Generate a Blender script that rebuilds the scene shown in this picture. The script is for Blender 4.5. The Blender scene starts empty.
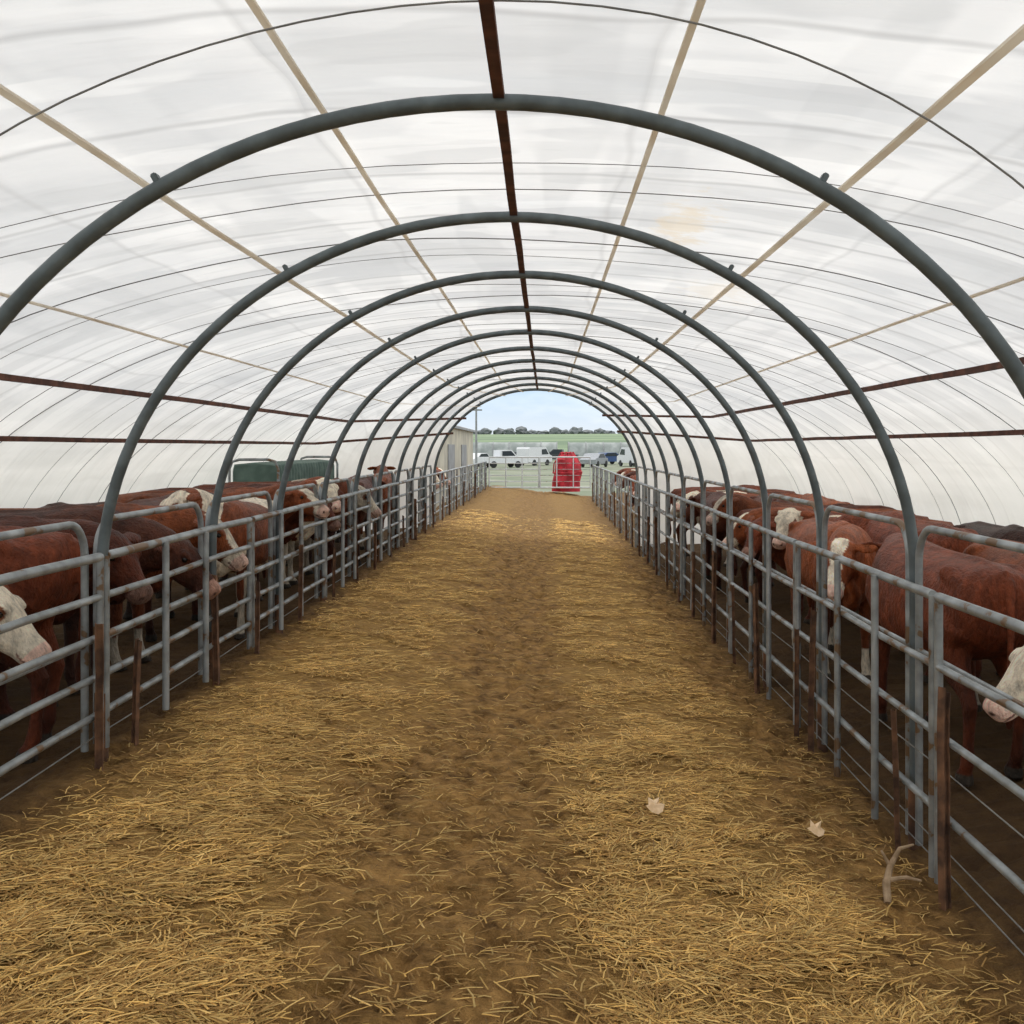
import bpy, bmesh, math, random
import numpy as np
from mathutils import Vector, Matrix, noise
random.seed(7); rng=np.random.default_rng(7)
SC=bpy.context.scene; COL=SC.collection
try: SC.view_settings.view_transform='Standard'
except Exception: pass
U=.0017; S=1.74; ZC=1.82; CX=-110*U
PI=math.pi
ORD=['nearest','second','third','fourth','fifth','sixth','seventh','eighth','ninth','tenth','eleventh','twelfth','thirteenth','fourteenth','fifteenth','sixteenth','seventeenth','eighteenth','nineteenth','twentieth','twenty-first','twenty-second','twenty-third','twenty-fourth','twenty-fifth','twenty-sixth','twenty-seventh','twenty-eighth','twenty-ninth','thirtieth','thirty-first','thirty-second','thirty-third','thirty-fourth','thirty-fifth','thirty-sixth','thirty-seventh','thirty-eighth']
def ordn(i): return ORD[i]
# ---------------- materials
def mat(name,c1,c2=None,rough=.6,metal=0.,scale=12.,bump=.0,detail=6.,stretch=None,spec=.4,c3=None,p3=.30):
    m=bpy.data.materials.new(name); m.use_nodes=True; nt=m.node_tree; n=nt.nodes; l=nt.links
    b=n['Principled BSDF']; b.inputs['Roughness'].default_value=rough; b.inputs['Metallic'].default_value=metal
    b.inputs['Specular IOR Level'].default_value=spec
    c2=c2 or tuple(x*.75 for x in c1)
    tc=n.new('ShaderNodeTexCoord'); mp=n.new('ShaderNodeMapping'); l.new(tc.outputs['Object'],mp.inputs[0])
    if stretch: mp.inputs['Scale'].default_value=stretch
    t=n.new('ShaderNodeTexNoise'); t.inputs['Scale'].default_value=scale; t.inputs['Detail'].default_value=detail
    l.new(mp.outputs[0],t.inputs['Vector'])
    r=n.new('ShaderNodeValToRGB'); r.color_ramp.elements[0].position=.42; r.color_ramp.elements[1].position=.65
    r.color_ramp.elements[0].color=(*c2,1); r.color_ramp.elements[1].color=(*c1,1)
    if c3:
        q=r.color_ramp.elements.new(p3); q.color=(*c3,1)
    l.new(t.outputs[0],r.inputs[0]); l.new(r.outputs[0],b.inputs['Base Color'])
    if bump:
        bp=n.new('ShaderNodeBump'); bp.inputs['Strength'].default_value=bump; bp.inputs['Distance'].default_value=.02
        l.new(t.outputs[0],bp.inputs['Height']); l.new(bp.outputs[0],b.inputs['Normal'])
    return m
M={}
M['arch']=mat('arch_steel',(.15,.18,.19),(.10,.12,.125),.5,.3,8)
M['galv']=mat('galvanised',(.41,.44,.45),(.23,.245,.245),.45,.4,6,.08,10,c3=(.19,.12,.07),p3=.40)
M['gate']=mat('gate_paint',(.66,.69,.70),(.54,.57,.58),.5,.1,4)
M['rust']=mat('rust',(.25,.125,.065),(.085,.047,.03),.9,.05,9,.7,10)
M['brown']=mat('brown_purlin',(.16,.065,.04),(.08,.034,.024),.8,0,9,.2)
M['wire']=mat('wire',(.26,.26,.255),None,.6,.2)
M['pwire']=mat('pen_wire',(.3,.3,.28),None,.6,.4)
M['green']=mat('green_sheet',(.13,.20,.165),(.085,.14,.115),.5,.1,6)
M['beige']=mat('beige_wall',(.60,.57,.46),(.44,.42,.35),.8,0,1.2)
M['roofg']=mat('roof_grey',(.34,.35,.36),None,.6,0,3)
M['red']=mat('red_paint',(.62,.035,.055),(.34,.02,.03),.7,0,4,.3)
M['dark']=mat('dark',(.02,.02,.022),None,.5)
M['glass']=mat('car_glass',(.03,.04,.05),None,.15)
M['white']=mat('white_paint',(.80,.81,.83),(.70,.71,.73),.4)
M['silver']=mat('silver_paint',(.4,.42,.45),None,.35,.3)
M['blue']=mat('blue_paint',(.05,.1,.25),None,.35)
M['charc']=mat('charcoal_paint',(.06,.065,.07),None,.35)
M['tree']=mat('tree_leaf',(.22,.235,.24),(.16,.175,.18),.9,0,1.)  # crowns greyed and lightened, distance haze put into their colour
M['bark']=mat('bark',(.1,.08,.06),None,.9)
M['stick']=mat('stick',(.44,.31,.19),(.27,.18,.10),.8,0,20,.3)
M['leaf']=mat('dry_leaf',(.90,.66,.42),(.75,.52,.30),.8,0,30,.2)
M['eye']=mat('eye',(.012,.008,.006),None,.15)
M['field']=mat('yard_gravel',(.28,.29,.22),(.18,.21,.14),.95,0,.25)
M['hill']=mat('hill_grass',(.25,.33,.19),(.15,.21,.13),.95,0,1.,stretch=(.008,.09,.3))
M['poly']=mat('greenhouse_sheet',(.38,.41,.40),(.22,.25,.24),.6,0,.6)
def tan_mat():
    m=bpy.data.materials.new('tan_batten'); m.use_nodes=True; nt=m.node_tree; n=nt.nodes; l=nt.links; n.clear()
    o=n.new('ShaderNodeOutputMaterial'); mx=n.new('ShaderNodeMixShader'); mx.inputs[0].default_value=.55
    d=n.new('ShaderNodeBsdfDiffuse'); t=n.new('ShaderNodeBsdfTranslucent'); tc=n.new('ShaderNodeTexCoord')
    a=n.new('ShaderNodeTexNoise'); a.inputs['Scale'].default_value=3; a.inputs['Detail'].default_value=6; l.new(tc.outputs['Object'],a.inputs['Vector'])
    r=n.new('ShaderNodeValToRGB'); r.color_ramp.elements[0].position=.35; r.color_ramp.elements[1].position=.65
    r.color_ramp.elements[0].color=(.86,.79,.68,1); r.color_ramp.elements[1].color=(.96,.92,.84,1); l.new(a.outputs[0],r.inputs[0])
    for s in (d,t): l.new(r.outputs[0],s.inputs['Color'])
    l.new(d.outputs[0],mx.inputs[1]); l.new(t.outputs[0],mx.inputs[2]); l.new(mx.outputs[0],o.inputs[0]); return m
M['tan']=tan_mat()
def cover_mat():
    m=bpy.data.materials.new('cover_film'); m.use_nodes=True; nt=m.node_tree; n=nt.nodes; l=nt.links; n.clear()
    o=n.new('ShaderNodeOutputMaterial'); mx=n.new('ShaderNodeMixShader'); mx.inputs[0].default_value=.62
    d=n.new('ShaderNodeBsdfDiffuse'); t=n.new('ShaderNodeBsdfTranslucent')
    tc=n.new('ShaderNodeTexCoord')
    def nz(sc,st,det=7,ro=.6,dist=0.,loc=(0,0,0),rot=(0,0,0)):
        mp=n.new('ShaderNodeMapping'); mp.inputs['Scale'].default_value=st; mp.inputs['Location'].default_value=loc; mp.inputs['Rotation'].default_value=rot; l.new(tc.outputs['Object'],mp.inputs[0])
        a=n.new('ShaderNodeTexNoise'); a.inputs['Scale'].default_value=sc; a.inputs['Detail'].default_value=det; a.inputs['Roughness'].default_value=ro; a.inputs['Distortion'].default_value=dist; l.new(mp.outputs[0],a.inputs['Vector']); return a.outputs[0]
    def math_(op,a,b=None,c=None,cl=False):
        q=n.new('ShaderNodeMath'); q.operation=op; q.use_clamp=cl
        for i,v in enumerate((a,b,c)):
            if v is None: continue
            if isinstance(v,(int,float)): q.inputs[i].default_value=v
            else: l.new(v,q.inputs[i])
        return q.outputs[0]
    def sstep(v,a,b):
        r=n.new('ShaderNodeMapRange'); r.interpolation_type='SMOOTHSTEP'; r.inputs['From Min'].default_value=a; r.inputs['From Max'].default_value=b; l.new(v,r.inputs[0]); return r.outputs[0]
    def mixc(f,a,b):
        q=n.new('ShaderNodeMixRGB'); l.new(f,q.inputs[0])
        for i,v in ((1,a),(2,b)):
            if isinstance(v,tuple): q.inputs[i].default_value=(*v,1)
            else: l.new(v,q.inputs[i])
        return q.outputs[0]
    base=mixc(sstep(nz(1.0,(1,1,1),5,.5,.2),.32,.62),(.715,.725,.735),(.875,.875,.87))
    sp=n.new('ShaderNodeSeparateXYZ'); l.new(tc.outputs['Object'],sp.inputs[0])
    wx=math_('MULTIPLY_ADD',nz(.7,(1,1,1),2,loc=(9,2,0)),.22,sp.outputs['X']); wy=math_('MULTIPLY_ADD',nz(.6,(1,.3,1),2),.35,sp.outputs['Y'])
    gx=math_('DIVIDE',math_('ADD',wx,.15),1.25); gy_=math_('DIVIDE',wy,S)
    fy=math_('FLOOR',math_('ADD',math_('MULTIPLY',gy_,2.),.5)); fx=math_('FLOOR',math_('ADD',gx,.5))
    wn=n.new('ShaderNodeTexWhiteNoise'); wn.noise_dimensions='2D'; cb=n.new('ShaderNodeCombineXYZ'); l.new(fx,cb.inputs[0]); l.new(fy,cb.inputs[1]); l.new(cb.outputs[0],wn.inputs['Vector'])
    base=mixc(math_('MULTIPLY',wn.outputs['Value'],.70),base,(.655,.665,.675))
    f1=nz(1.,(.28,2.2,.4),2,.4,0.); f2=nz(1.,(3.2,.35,2.4),2,.4,0.,(4,2,1),(0,0,.15)); f3=nz(1.,(.9,3.4,.6),2,.4,0.,(1,8,3),(0,0,-.7))
    base=mixc(math_('MULTIPLY',sstep(f1,.53,.62),.30),base,(.97,.97,.965))  # folds: their lit and shaded sides are put into the film colour
    base=mixc(math_('MULTIPLY',sstep(f2,.55,.62),.30),base,(.58,.59,.60))
    base=mixc(math_('MULTIPLY',sstep(f3,.57,.61),.34),base,(.97,.97,.96))
    base=mixc(math_('MULTIPLY',sstep(f3,.43,.39),.30),base,(.57,.58,.585))
    fw=nz(3.2,(.6,3.,.8),2,.45,.3,(2,2,2),(0,0,.35))
    base=mixc(math_('MULTIPLY',sstep(fw,.58,.66),.16),base,(.56,.565,.57))
    def line(g,w): return math_('SUBTRACT',1.,sstep(math_('ABSOLUTE',math_('SUBTRACT',math_('FRACT',g),.5)),0.,w))
    base=mixc(math_('MULTIPLY',line(math_('MULTIPLY',gy_,2.),.045),.46),base,(.44,.44,.44))
    base=mixc(math_('MULTIPLY',line(gx,.022),.30),base,(.50,.50,.50))
    def spot(cx,cy,rx,ry,amt,b_):
        a=math_('POWER',math_('DIVIDE',math_('SUBTRACT',sp.outputs['X'],cx),rx),2.); c=math_('POWER',math_('DIVIDE',math_('SUBTRACT',sp.outputs['Y'],cy),ry),2.)
        dd=math_('ADD',math_('SQRT',math_('ADD',a,c)),math_('MULTIPLY_ADD',nz(5.,(1,1,1),8,.7,.3),4.,-1.8))
        return mixc(math_('MULTIPLY',math_('SUBTRACT',1.,sstep(dd,.4,1.3)),amt),b_,(.76,.63,.44))
    base=spot(.74,5.5,.16,.6,.5,base); base=spot(1.25,7.4,.3,.5,.22,base)
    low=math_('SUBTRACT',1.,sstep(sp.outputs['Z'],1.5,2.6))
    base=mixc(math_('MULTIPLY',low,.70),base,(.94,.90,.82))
    bp=n.new('ShaderNodeBump'); bp.inputs['Strength'].default_value=.9; bp.inputs['Distance'].default_value=.06
    h=math_('ADD',math_('ADD',f1,f2),math_('ADD',f3,math_('MULTIPLY',fw,.3))); l.new(h,bp.inputs['Height'])
    for s in (d,t): l.new(base,s.inputs['Color']); l.new(bp.outputs[0],s.inputs['Normal'])
    l.new(d.outputs[0],mx.inputs[1]); l.new(t.outputs[0],mx.inputs[2]); l.new(mx.outputs[0],o.inputs[0])
    return m
M['cover']=cover_mat()
def floor_mat():
    m=bpy.data.materials.new('straw_mud'); m.use_nodes=True; nt=m.node_tree; n=nt.nodes; l=nt.links
    b=n['Principled BSDF']; b.inputs['Roughness'].default_value=.85; b.inputs['Specular IOR Level'].default_value=.15
    tc=n.new('ShaderNodeTexCoord'); at=n.new('ShaderNodeAttribute'); at.attribute_name='straw'
    def nz(sc,stretch,rot=0,det=6):
        mp=n.new('ShaderNodeMapping'); mp.inputs['Scale'].default_value=stretch; mp.inputs['Rotation'].default_value=(0,0,rot); l.new(tc.outputs['Object'],mp.inputs[0])
        t=n.new('ShaderNodeTexNoise'); t.inputs['Scale'].default_value=sc; t.inputs['Detail'].default_value=det; t.inputs['Roughness'].default_value=.65; l.new(mp.outputs[0],t.inputs['Vector']); return t
    def ramp(t,c1,c2,a=.35,z=.65):
        r=n.new('ShaderNodeValToRGB'); r.color_ramp.elements[0].position=a; r.color_ramp.elements[1].position=z
        r.color_ramp.elements[0].color=(*c1,1); r.color_ramp.elements[1].color=(*c2,1); l.new(t.outputs[0],r.inputs[0]); return r
    mud=ramp(nz(8,(1,1,1),0,12),(.155,.080,.025),(.53,.300,.100),.36,.64)
    s1=nz(10,(1,8,1),.5); s2=nz(10,(1,8,1),-.7)
    mx=n.new('ShaderNodeMath'); mx.operation='MAXIMUM'; l.new(s1.outputs[0],mx.inputs[0]); l.new(s2.outputs[0],mx.inputs[1])
    st=ramp(mx,(.23,.125,.037),(.74,.455,.14),.42,.70)
    br=nz(2.6,(1,1,1),0,8)
    ad=n.new('ShaderNodeMath'); ad.operation='MULTIPLY_ADD'; ad.inputs[1].default_value=2.6; ad.inputs[2].default_value=-1.35; l.new(br.outputs[0],ad.inputs[0])
    ad2=n.new('ShaderNodeMath'); ad2.operation='ADD'; ad2.use_clamp=True; l.new(at.outputs['Fac'],ad2.inputs[0]); l.new(ad.outputs[0],ad2.inputs[1])
    mc=n.new('ShaderNodeMixRGB'); l.new(ad2.outputs[0],mc.inputs[0]); l.new(mud.outputs[0],mc.inputs[1]); l.new(st.outputs[0],mc.inputs[2])
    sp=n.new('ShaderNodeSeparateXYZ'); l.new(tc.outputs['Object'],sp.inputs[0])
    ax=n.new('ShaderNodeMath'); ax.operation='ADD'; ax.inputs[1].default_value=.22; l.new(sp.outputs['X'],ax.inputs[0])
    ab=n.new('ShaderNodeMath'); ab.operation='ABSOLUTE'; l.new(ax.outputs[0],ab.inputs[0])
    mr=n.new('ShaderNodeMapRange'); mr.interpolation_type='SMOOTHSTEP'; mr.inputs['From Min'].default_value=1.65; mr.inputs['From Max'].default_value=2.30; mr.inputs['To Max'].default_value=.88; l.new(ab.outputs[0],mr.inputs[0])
    m3=n.new('ShaderNodeMixRGB'); m3.inputs[2].default_value=(.075,.044,.024,1); l.new(mr.outputs[0],m3.inputs[0]); l.new(mc.outputs[0],m3.inputs[1])  # dark mud of the pens, with their shadow mixed into the floor colour
    my=n.new('ShaderNodeMapRange'); my.inputs['From Min'].default_value=19.5; my.inputs['From Max'].default_value=23.; my.inputs['To Max'].default_value=.6; l.new(sp.outputs['Y'],my.inputs[0])
    m4=n.new('ShaderNodeMixRGB'); m4.inputs[2].default_value=(.20,.125,.055,1); l.new(my.outputs[0],m4.inputs[0]); l.new(m3.outputs[0],m4.inputs[1])
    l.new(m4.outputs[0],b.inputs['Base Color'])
    bp=n.new('ShaderNodeBump'); bp.inputs['Strength'].default_value=1.; bp.inputs['Distance'].default_value=.06
    h=nz(18,(1,1,1),0,12); l.new(h.outputs[0],bp.inputs['Height']); l.new(bp.outputs[0],b.inputs['Normal'])
    return m
M['floor']=floor_mat()
def attr_mat(name,att,rough,scale=40,amt=.25,spec=.3,bump=.1,stretch=(1,1,1)):
    m=bpy.data.materials.new(name); m.use_nodes=True; nt=m.node_tree; n=nt.nodes; l=nt.links
    b=n['Principled BSDF']; b.inputs['Roughness'].default_value=rough; b.inputs['Specular IOR Level'].default_value=spec
    at=n.new('ShaderNodeAttribute'); at.attribute_name=att
    tc=n.new('ShaderNodeTexCoord'); mp=n.new('ShaderNodeMapping'); mp.inputs['Scale'].default_value=stretch; l.new(tc.outputs['Object'],mp.inputs[0])
    t=n.new('ShaderNodeTexNoise'); t.inputs['Scale'].default_value=scale; t.inputs['Detail'].default_value=8; t.inputs['Roughness'].default_value=.7; l.new(mp.outputs[0],t.inputs['Vector'])
    mr=n.new('ShaderNodeMapRange'); mr.inputs['From Min'].default_value=.3; mr.inputs['From Max'].default_value=.7; mr.inputs['To Min'].default_value=1-amt; mr.inputs['To Max'].default_value=1+amt; l.new(t.outputs[0],mr.inputs[0])
    oi=n.new('ShaderNodeObjectInfo'); m2=n.new('ShaderNodeMapRange'); m2.inputs['To Min'].default_value=.50 if name=='coat' else 1; m2.inputs['To Max'].default_value=1.25 if name=='coat' else 1; l.new(oi.outputs['Random'],m2.inputs[0])
    mm=n.new('ShaderNodeMath'); mm.operation='MULTIPLY'; l.new(mr.outputs[0],mm.inputs[0]); l.new(m2.outputs[0],mm.inputs[1])
    vm=n.new('ShaderNodeVectorMath'); vm.operation='SCALE'; l.new(at.outputs['Color'],vm.inputs[0]); l.new(mm.outputs[0],vm.inputs['Scale'])
    l.new(vm.outputs[0],b.inputs['Base Color'])
    if bump:
        hs=n.new('ShaderNodeTexNoise'); hs.inputs['Scale'].default_value=scale*4; hs.inputs['Detail'].default_value=4; l.new(mp.outputs[0],hs.inputs['Vector'])
        ad=n.new('ShaderNodeMath'); ad.operation='MULTIPLY_ADD'; ad.inputs[1].default_value=.6; l.new(hs.outputs[0],ad.inputs[0]); l.new(t.outputs[0],ad.inputs[2])
        bp=n.new('ShaderNodeBump'); bp.inputs['Strength'].default_value=bump; bp.inputs['Distance'].default_value=.03; l.new(ad.outputs[0],bp.inputs['Height']); l.new(bp.outputs[0],b.inputs['Normal'])
    return m
M['coat']=attr_mat('coat','coat',.5,13,.55,.24,.85,(1,1.6,.6))
M['straw']=attr_mat('loose_straw','tint',.7,3,.2,.3,0)
# ---------------- helpers
def obj(name,bm,m,parent=None,smooth=True):
    me=bpy.data.meshes.new(name); bm.to_mesh(me); bm.free()
    if smooth:
        me.shade_smooth()
        try: me.set_sharp_from_angle(angle=.7)
        except Exception: pass
    me.materials.append(m); o=bpy.data.objects.new(name,me); COL.objects.link(o)
    if parent: o.parent=parent
    return o
def tag(o,label,cat,group=None,kind=None):
    o['label']=label; o['category']=cat
    if group: o['group']=group
    if kind: o['kind']=kind
    return o
def thing(name,label,cat,loc=(0,0,0),rz=0,group=None):
    o=bpy.data.objects.new(name,None); o.empty_display_size=.1; COL.objects.link(o); o.location=loc; o.rotation_euler=(0,0,rz)
    return tag(o,label,cat,group)
def dup(root,loc,label,rz=None,scale=None,group=None):
    r=root.copy(); COL.objects.link(r); r.location=loc; r['label']=label
    if rz is not None: r.rotation_euler=(0,0,rz)
    if scale: r.scale=(scale,)*3
    if group: r['group']=group
    for ch in list(root.children):
        c=ch.copy(); COL.objects.link(c); c.parent=r
        for g in list(ch.children):
            d=g.copy(); COL.objects.link(d); d.parent=c
    return r
def struct(name,bm,m,smooth=True):
    o=obj(name,bm,m,None,smooth); o['kind']='structure'; return o
def tube(bm,pts,r,seg=8,cap=True):
    pts=[Vector(p) for p in pts]; n=len(pts)
    rr=r if isinstance(r,(list,tuple)) else [r]*n
    prev=None; rings=[]
    for i,p in enumerate(pts):
        t=(pts[min(i+1,n-1)]-pts[max(i-1,0)]).normalized()
        if prev is None:
            a=Vector((0,0,1)) if abs(t.z)<.9 else Vector((1,0,0)); u=t.cross(a).normalized()
        else: u=(prev-t*prev.dot(t)).normalized()
        prev=u; v=t.cross(u)
        rings.append([bm.verts.new(p+(u*math.cos(2*PI*k/seg)+v*math.sin(2*PI*k/seg))*rr[i]) for k in range(seg)])
    for a,b in zip(rings,rings[1:]):
        for k in range(seg): bm.faces.new((a[k],a[(k+1)%seg],b[(k+1)%seg],b[k]))
    if cap: bm.faces.new(rings[0][::-1]); bm.faces.new(rings[-1])
    return bm
def box(bm,x0,x1,y0,y1,z0,z1,bev=0):
    vs=[bm.verts.new((x,y,z)) for x in (x0,x1) for y in (y0,y1) for z in (z0,z1)]
    fs=[bm.faces.new([vs[i] for i in f]) for f in ((0,1,3,2),(4,6,7,5),(0,4,5,1),(2,3,7,6),(0,2,6,4),(1,5,7,3))]
    if bev:
        es=list({e for f in fs for e in f.edges}); bmesh.ops.bevel(bm,geom=es,offset=bev,segments=2,affect='EDGES')
    return bm
NB=bmesh.new
FXS=[-6.2,-4.6,-2.6,-2.285,-1.3,-.8,-.4,0,.5,1.2,1.85,2.5,4.4,6.2]
FZS=[.16,.18,.20,.25,.165,.075,.01,-.015,-.035,-.12,-.22,-.08,-.02,-.02]
def fz(x,y=5): return float(np.interp(x,FXS,FZS))
def sm(a,b,x):
    t=min(1,max(0,(x-a)/(b-a))); return t*t*(3-2*t)
def straw_mask(x,y):
    w=noise.noise(Vector((x*.9,y*.5,3.)))*.36+noise.noise(Vector((x*2.5,y*1.6,8.)))*.30
    l=sm(-.58,-1.12,x+w)*sm(-2.38,-1.80,x+w*.7)
    r=sm(-.08,.34,x+w*.6)*sm(1.52,1.0,x+w*.7)
    m=max(l*.87,r*.96)
    m*=1-.28*sm(9,16,y)
    if abs(x)>2.4 or x>1.8: m=.1
    return m
# ---------------- floor
ys=[-4,-1,1,2,2.6]
while ys[-1]<42: ys.append(ys[-1]+max(.028,(ys[-1]-2)*.013))
xs=list(np.arange(-6.2,-2.6,.2))+list(np.arange(-2.6,2.2,.03))+list(np.arange(2.2,6.3,.2))
vs=[];mk=[]
def lump(x,y,m):
    return noise.fractal(Vector((x*2.2,y*2.2,0)),.8,2.,4)*.026+m*.018
for y in ys:
    for x in xs:
        m=straw_mask(x,y)
        n2=noise.fractal(Vector((x*8,y*8,5)),.5,2.,4)
        hoof=max(0,noise.noise(Vector((x*7,y*7,20)))-.12)*.13*(1-m)
        z=fz(x)+lump(x,y,m)+n2*(.011 if m>.5 else .022)-hoof
        vs.append((x,y,z)); mk.append(m)
nx=len(xs); fs=[(j*nx+i,j*nx+i+1,(j+1)*nx+i+1,(j+1)*nx+i) for j in range(len(ys)-1) for i in range(nx-1)]
me=bpy.data.meshes.new('floor'); me.from_pydata(vs,[],fs); me.shade_smooth()
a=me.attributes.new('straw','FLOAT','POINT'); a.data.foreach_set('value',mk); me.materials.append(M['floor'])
fl=bpy.data.objects.new('floor',me); COL.objects.link(fl); fl['kind']='structure'
# ---------------- loose straw (stuff)
def make_straw(N,seed,near):
    rd=random.Random(seed); V=[];F=[];C=[]
    cnt=0
    while cnt<N:
        y=2.7*math.exp(rd.random()*math.log(26/2.7)) if not near else 2.8+rd.random()**1.3*4.
        x=rd.uniform(-2.22,1.78)
        m=straw_mask(x,y)
        cl=noise.noise(Vector((x*2.2,y*2.2,9)))
        clump=.42+1.9*cl+.9*noise.noise(Vector((x*7,y*7,2)))
        if rd.random()> max(.032,m*m*min(1,max(.06,clump))): continue
        L=rd.uniform(.03,.10)*(1.9 if rd.random()<.10 else 1); w=rd.uniform(.0014,.0034)*(1+max(0,y-6)*.10)
        dirn=noise.noise(Vector((x*1.6,y*1.6,30)))*2.2
        th=dirn+rd.gauss(0,.6) if rd.random()<.4 else rd.uniform(0,PI)
        pt=rd.gauss(0,.05); bend=rd.gauss(0,.20)
        z=fz(x)+lump(x,y,m)+rd.uniform(.001,.018)*(.3+m)*(1+max(0,cl))+.003
        c,s=math.cos(th),math.sin(th); b=len(V)
        c2,s2=math.cos(th+bend),math.sin(th+bend)
        p0=(x,y,z); p1=(x+c*L*.5,y+s*L*.5,z+math.sin(pt)*L*.5+.003); p2=(p1[0]+c2*L*.5,p1[1]+s2*L*.5,p1[2]+math.sin(pt)*L*.4-.004)
        for p,cc,ss in ((p0,c,s),(p1,c,s),(p2,c2,s2)):
            V+= [(p[0]-ss*w,p[1]+cc*w,p[2]),(p[0],p[1],p[2]+w*.6),(p[0]+ss*w,p[1]-cc*w,p[2])]
        F+=[(b,b+3,b+4,b+1),(b+1,b+4,b+5,b+2),(b+3,b+6,b+7,b+4),(b+4,b+7,b+8,b+5)]
        g=rd.uniform(.5,1.03); h=rd.random()
        col=(.94*g,(.56+.08*h)*g,(.155+.08*h)*g,1)
        if rd.random()<.45: col=(.53*g,.30*g,.09*g,1)
        if m<.3: col=tuple(k*.8 for k in col[:3])+(1,)
        C+=[col]*9; cnt+=1
    return V,F,C
V,F,C=make_straw(56000,3,False); V2,F2,C2=make_straw(34000,5,True)
off=len(V); V+=V2; F+=[tuple(i+off for i in f) for f in F2]; C+=C2
me=bpy.data.meshes.new('loose_straw'); me.from_pydata(V,[],F)
a=me.attributes.new('tint','FLOAT_COLOR','POINT'); a.data.foreach_set('color',np.array(C,dtype=np.float32).ravel()); me.materials.append(M['straw'])
o=bpy.data.objects.new('loose_straw',me); COL.objects.link(o); tag(o,'golden straw bedding strewn over the muddy aisle between the two fences','straw',kind='stuff')
# ---------------- cover
CA=2800;CB=1432;CZ0=-700
def cov(t):
    a=t*PI/2
    return (CX+math.sin(a)*CA*U, ZC+(CZ0+math.cos(a)*CB)*U)
def covpts(n=64,off=0.,zb=-.3):
    P=[]
    for i in range(n+1):
        x,z=cov(-1+2*i/n)
        dx,dz=x-CX,z-(ZC+CZ0*U)
        k=off/math.hypot(dx,dz); P.append((x-dx*k,z-dz*k))
    return [(P[0][0],zb)]+P+[(P[-1][0],zb)]
YE=12*S+.12; YT=18.5
bm=NB(); cp=covpts(72); yy=list(np.linspace(-2,YT,118)); grid=[]
def covrow(y):
    row=[]
    for i,(x,z) in enumerate(cp):
        s=math.sin(PI*((y/S)%1))
        k=-.012*s+.010*noise.noise(Vector((x*1.5,y*1.5,z)))
        dx,dz=x-CX,z-ZC+.8; L=math.hypot(dx,dz)+1e-6
        row.append((x+dx/L*k,y,z+dz/L*k))
    return row
for y in yy: grid.append([bm.verts.new(p) for p in covrow(y)])
for a_,b_ in zip(grid,grid[1:]):
    for i in range(len(cp)-1): bm.faces.new((a_[i],a_[i+1],b_[i+1],b_[i]))
struct('ceiling',bm,M['cover'])
AA=1220;AB=1086;AZ0=-396
def archpts(n=48,grow=0):
    P=[(CX-(AA+grow)*U,fz(-2.285)-.05)]
    for i in range(n+1):
        a=-PI/2+PI*i/n; P.append((CX+math.sin(a)*(AA+grow)*U,ZC+(AZ0+math.cos(a)*(AB+grow))*U))
    P.append((CX+(AA+grow)*U,fz(1.85)-.05)); return P
bm=NB(); ap=archpts(72,20); cr_=covrow(YT); rows=[]
for q in range(9):
    f=q/8; rows.append([bm.verts.new((c[0]*(1-f)+a[0]*f,YT+(YE-YT)*f,c[2]*(1-f)+a[1]*f)) for c,a in zip(cr_,ap)])
for a_,b_ in zip(rows,rows[1:]):
    for i in range(len(ap)-1): bm.faces.new((a_[i],a_[i+1],b_[i+1],b_[i]))
struct('wall_back',bm,M['cover'])
def make_arch(D):
    y=D*S; t=thing('steel_arch','', 'arch',(CX,y,0),0,'grey steel arches over the aisle')
    P=archpts(56); bm=NB(); tube(bm,[(x-CX,0,z) for x,z in P],.028,12); obj('tube',bm,M['arch'],t)
    for s in (-1,1):
        x=s*AA*U; zb=fz(CX+x)-.06
        bm=NB(); tube(bm,[(x,0,zb),(x,0,zb+.38)],.034,10); obj('foot',bm,M['rust'],t)
        xx=s*660; zz=AZ0+AB*math.sqrt(1-(xx/AA)**2)
        bm=NB(); box(bm,-.011,.011,-.02,.02,0,.042,.004)
        bmesh.ops.rotate(bm,verts=bm.verts,matrix=Matrix.Rotation(s*.5,3,'Y'))
        bmesh.ops.translate(bm,verts=bm.verts,vec=(xx*U,0,ZC+zz*U+.01)); obj('bracket',bm,M['arch'],t)
    return t
ar=make_arch(2)
for k,D in enumerate(range(2,13)):
    lab=f'grey steel arch spanning the aisle, {ordn(k)} from the camera' if k else 'nearest and largest grey steel arch, legs outside the frame'
    if k==0: ar['label']=lab
    else: dup(ar,(CX,D*S,0),lab)
k=0
for D in [1.72,2.5,2.75,3.4,3.7,4.35,4.65,5.3,5.75,6.3,6.65,7.35,7.75,8.5,9.4,10.3]:
    bm=NB(); y=D*S
    if k==0:
        pr=[(CX+math.sin(a)*(AA+30)*U,ZC+(AZ0+math.cos(a)*(AB+18))*U) for a in np.linspace(-PI/2,PI/2,50)]
        y=1.56*S
    else: pr=covpts(60,.040,.0)
    ph=random.uniform(0,6); am=random.uniform(.04,.13)
    tube(bm,[(x,y+am*math.sin(x*1.1+ph)+.4*am*math.sin(x*2.7+ph*2),z) for x,z in pr],(.0034,.0018,.0024)[k%3] if k else .0030,6)
    o=obj('cover_rib',bm,M['wire']); tag(o,f'thin dark wire rib curving under the white cover, {ordn(k)} from the camera','rib','thin wire ribs under the cover'); k+=1
def solve(m,side):
    best=None
    for i in range(2000):
        x,z=cov(i/2000*side); X=abs(x)
        e=(z-ZC)-m*X
        if best is None or abs(e)<best[0]: best=(abs(e),x,z)
    return best[1],best[2]
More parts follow.
